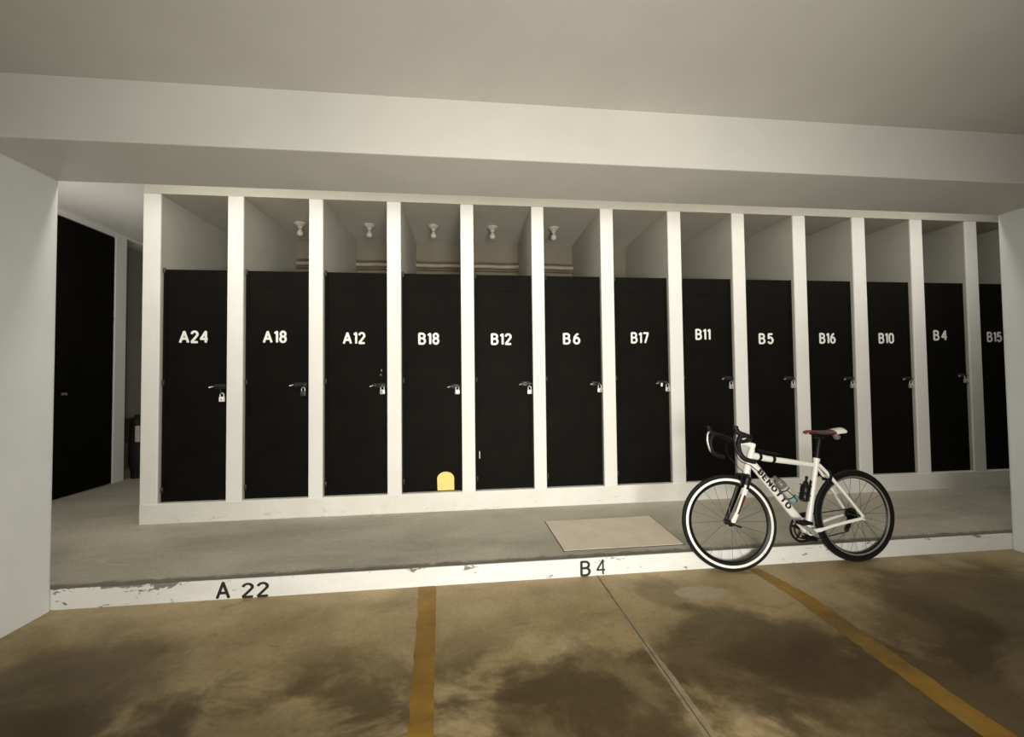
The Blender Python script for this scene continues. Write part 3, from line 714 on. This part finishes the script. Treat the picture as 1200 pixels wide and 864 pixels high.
# seat post and saddle
d_ = (ST-BB).normalized(); SPT = ST+d_*0.178
b = bmesh.new(); tube(b, [ST-d_*0.02, SPT], 0.0136, 16)
tube(b, [SPT+Vector((0, -0.028, 0)), SPT+Vector((0, 0.028, 0))], 0.014, 12)
box(b, SPT.x-0.03, SPT.x+0.03, -0.026, 0.026, SPT.z-0.004, SPT.z+0.014, 0.005)
link('seat_post', b, M['carbon'], bike, 45)
def saddle():
    b = bmesh.new(); NX, NY = 40, 12; grid = []
    x0, x1 = 0.688, 1.008
    for i in range(NX+1):
        t = i/NX; x = x0+(x1-x0)*t
        hw = 0.018+0.012*min(1, t/0.08)+0.052*max(0, (t-0.32)/0.68)**1.25 if t < 0.93 else (0.018+0.012+0.052*((0.93-0.32)/0.68)**1.25)*(1-0.25*((t-0.93)/0.07)**2)
        if t < 0.04: hw *= 0.55+0.45*t/0.04
        zc = 1.003+0.004*math.cos(t*2*PI)+0.010*max(0, (t-0.55)/0.45)**2-0.010*max(0, (0.2-t)/0.2)**2
        ring = []
        for j in range(NY+1):
            u = -1+2*j/NY
            ring.append((x, hw*u, zc-0.020*abs(u)**2.4*(0.6+0.6*t)))
        grid.append(ring)
    top = [[b.verts.new(p) for p in r] for r in grid]
    bot = [[b.verts.new((p[0], p[1]*0.92, p[2]-0.012)) for p in r] for r in grid]
    for i in range(NX):
        t = i/NX; m = 1 if t < 0.30 else (0 if t < 0.62 else (1 if t < 0.72 else 2))
        for j in range(NY):
            mm = m
            if m == 0 and (j < 2 or j >= NY-2) and t > 0.5: mm = 1
            f = b.faces.new((top[i][j], top[i][j+1], top[i+1][j+1], top[i+1][j])); f.material_index = mm
            f = b.faces.new((bot[i][j], bot[i+1][j], bot[i+1][j+1], bot[i][j+1])); f.material_index = 0
        for j in (0, NY):
            f = b.faces.new((top[i][j], top[i+1][j], bot[i+1][j], bot[i][j])); f.material_index = m
    for i in (0, NX):
        for j in range(NY):
            f = b.faces.new((top[i][j], top[i][j+1], bot[i][j+1], bot[i][j])); f.material_index = 1 if i == 0 else 2
    o = link('saddle', b, [M['saddle'], M['red'], M['bwhite']], bike, 60)
    b = bmesh.new()
    for s in (-1, 1):
        tube(b, smooth_path([(0.730, s*0.008, 0.984), (0.765, s*0.018, 0.970), (0.82, s*0.022, 0.962), (0.90, s*0.024, 0.964), (0.945, s*0.035, 0.980), (0.975, s*0.045, 0.998)], 5), 0.0042, 8)
    link('saddle_rail', b, M['carbon'], o, 60)
    b = bmesh.new(); tube(b, smooth_path([(0.955, 0, 0.980), (0.962, 0, 0.964), (0.972, 0, 0.942), (0.976, 0, 0.930)], 4), [0.018]*4+[0.024]*5+[0.020]*4, 14)
    link('reflector', b, M['bottle'], o, 60)
    return o
saddle()

# drivetrain
b = bmesh.new(); yc = 0.048
lathe(b, [(0.098, yc-0.002), (0.100, yc-0.002), (0.100, yc+0.002), (0.098, yc+0.002), (0.086, yc+0.002), (0.086, yc-0.002)], 60, 'Y', BB, closed=True)
lathe(b, [(0.072, yc-0.010), (0.074, yc-0.010), (0.074, yc-0.006), (0.064, yc-0.006), (0.064, yc-0.010)], 48, 'Y', BB, closed=True)
for k in range(5):
    a = 2*PI*k/5+0.3; tube(b, [BB+Vector((0.01*math.cos(a), yc, 0.01*math.sin(a))), BB+Vector((0.092*math.cos(a), yc, 0.092*math.sin(a)))], [0.014, 0.009], 8, flat=0.5)
tube(b, [BB+Vector((0, -0.062, 0)), BB+Vector((0, 0.066, 0))], 0.015, 16)
chainset = link('chainset', b, M['carbon'], bike, 45)
ca = Vector((-0.145, 0, 0.104))
b = bmesh.new(); y_ = -0.070
tube(b, [BB+Vector((0, y_+0.004, 0)), BB+ca*0.5+Vector((0, y_-0.004, 0)), BB+ca+Vector((0, y_-0.010, 0))], [0.019, 0.012, 0.013], 12, flat=0.6)
link('crank_arm', b, M['chrome'], chainset, 60)['label'] = 'silver crank arm on the near side'
b = bmesh.new(); tube(b, [BB+Vector((0, 0.060, 0)), BB-ca*0.5+Vector((0, 0.072, 0)), BB-ca+Vector((0, 0.078, 0))], [0.019, 0.012, 0.013], 12, flat=0.6)
link('crank_arm', b, M['carbon'], chainset, 60)
def pedal(c, s):
    b = bmesh.new(); tube(b, [c, c+Vector((0, s*0.085, 0))], 0.007, 10)
    for dx in (-0.036, 0.030): box(b, c.x+dx-0.004, c.x+dx+0.010, min(s*0.02, s*0.09)+c.y, max(s*0.02, s*0.09)+c.y, c.z-0.011, c.z+0.011, 0.003)
    for dy in (0.02, 0.05, 0.08): box(b, c.x-0.036, c.x+0.036, c.y+s*dy-0.005, c.y+s*dy+0.005, c.z-0.010, c.z+0.010, 0.002)
    link('pedal', b, M['black'], chainset, 45)
pedal(BB+ca+Vector((0, -0.086, 0)), -1); pedal(BB-ca+Vector((0, 0.084, 0)), 1)
b = bmesh.new()
for k, r in enumerate((0.050, 0.046, 0.042, 0.038, 0.034, 0.030, 0.026)):
    y_ = 0.026+0.0045*k
    prof = []; n = 36
    lathe(b, [(0.018, y_), (r, y_), (r, y_+0.002), (0.018, y_+0.002)], n, 'Y', AX_R, closed=True)
lathe(b, [(0, 0.022), (0.019, 0.022), (0.019, 0.060), (0, 0.060)], 20, 'Y', AX_R)
link('cassette', b, M['carbon'], bike, 45)
JW = [AX_R+Vector((0.004, 0.050, -0.062)), AX_R+Vector((-0.030, 0.048, -0.118))]
b = bmesh.new()
for j in JW: lathe(b, [(0, j.y-0.004), (0.020, j.y-0.004), (0.020, j.y+0.004), (0, j.y+0.004)], 16, 'Y', (j.x, 0, j.z))
for dy in (-0.007, 0.007): tube(b, [JW[0]+Vector((0, dy, 0)), JW[1]+Vector((0, dy, 0))], 0.015, 10, flat=0.2)
tube(b, smooth_path([AX_R+Vector((0.004, 0.066, -0.012)), AX_R+Vector((0.030, 0.075, -0.035)), AX_R+Vector((0.006, 0.062, -0.060))], 4), 0.013, 10)
link('rear_derailleur', b, M['carbon'], bike, 45)
b = bmesh.new(); loop = []
for k in range(13):
    a = math.radians(82+k*16.5); loop.append(BB+Vector((0.100*math.cos(a), 0.048, 0.100*math.sin(a))))
loop += [JW[1]+Vector((-0.004, 0, -0.020)), JW[1]+Vector((0.018, 0, -0.006)), JW[0]+Vector((-0.018, 0, -0.004)), JW[0]+Vector((-0.004, 0, 0.018)), AX_R+Vector((0.036, 0.044, -0.014)), AX_R+Vector((0.034, 0.044, 0.016)), AX_R+Vector((0.010, 0.044, 0.037))]
tube(b, loop, 0.0042, 6, closed=True); link('chain', b, M['carbon'], bike, 60)
b = bmesh.new(); box(b, BB.x-0.030, BB.x+0.05, 0.040, 0.058, BB.z+0.085, BB.z+0.118, 0.006); tube(b, [BB+Vector((0.03, 0.015, 0.12)), BB+Vector((0.02, 0.05, 0.11))], 0.012, 10)
link('front_derailleur', b, M['carbon'], bike, 45)

# bottle cages (parts) and bottles (things of their own, held by the cages)
def cage(o_, d, nrm):
    """o_: foot of the bottle on its axis, d: axis, nrm: from tube to bottle"""
    b = bmesh.new(); side = Vector((0, 1, 0)); r = 0.039
    back = [o_-nrm*r+d*t for t in (0.0, 0.16)]
    tube(b, back, 0.006, 8, flat=1.8)
    for t in (0.045, 0.115):
        tube(b, [o_+d*t+(side*math.cos(a)-nrm*math.sin(a))*r for a in (PI*(-0.15)+PI*1.3*k/14 for k in range(15))], 0.0035, 8)
    for s in (-1, 1): tube(b, smooth_path([o_-nrm*r*0.3-d*0.004, o_+side*s*r*0.8-d*0.002, o_+side*s*r+d*0.05, o_+side*s*r*0.95-nrm*0.01+d*0.115], 5), 0.0035, 8)
    return link('bottle_cage', b, M['black'], bike, 60)
def bottle(o_, d, nrm, prof, mats, label, caps, name='water_bottle'):
    root = empty(name); q = d.to_track_quat('Z', 'Y')
    root.matrix_world = BMW @ (Matrix.Translation(o_) @ q.to_matrix().to_4x4())
    b = bmesh.new(); lathe(b, prof, 28); o = link('bottle_body', b, mats, root, 50)
    b = bmesh.new(); lathe(b, caps, 24); link('bottle_cap', b, mats[1], root, 50)
    tag(root, label, 'bottle')
dd = -dirv.copy(); nn = vv.copy()
o1 = A0+dirv*(dl-0.225)+nn*(0.033+0.038)
cage(o1, dd, nn)
bottle(o1, dd, nn, [(0, 0, 2), (0.030, 0, 2), (0.036, 0.006, 2), (0.036, 0.045, 0), (0.036, 0.11, 0), (0.032, 0.118, 0), (0.032, 0.128, 0), (0.036, 0.136, 1), (0.036, 0.160, 1), (0.028, 0.176, 1), (0, 0.178, 1)],
       [M['bottleclear'], M['bottle'], M['blue']], 'pale grey water bottle with blue base held on the bicycle down tube',
       [(0, 0.176), (0.030, 0.176), (0.030, 0.190), (0.024, 0.198), (0.012, 0.202), (0.011, 0.216), (0.014, 0.220), (0.012, 0.230), (0, 0.230)])
sd = d_.copy() if False else (ST-BB).normalized(); sn = Vector((-sd.z, 0, sd.x))
o2 = BB+sd*0.215+sn*(0.022+0.040)
cage(o2, sd, sn)
bottle(o2, sd, sn, [(0, 0), (0.028, 0), (0.032, 0.006), (0.032, 0.05), (0.029, 0.056), (0.032, 0.062), (0.031, 0.105), (0.020, 0.122), (0, 0.123)],
       [M['carbon'], M['black']], 'small black bottle with narrow spout held on the bicycle seat tube',
       [(0, 0.121), (0.018, 0.121), (0.018, 0.138), (0.009, 0.146), (0.008, 0.165), (0.011, 0.168), (0.010, 0.184), (0, 0.186)])

bpy.context.view_layer.update()
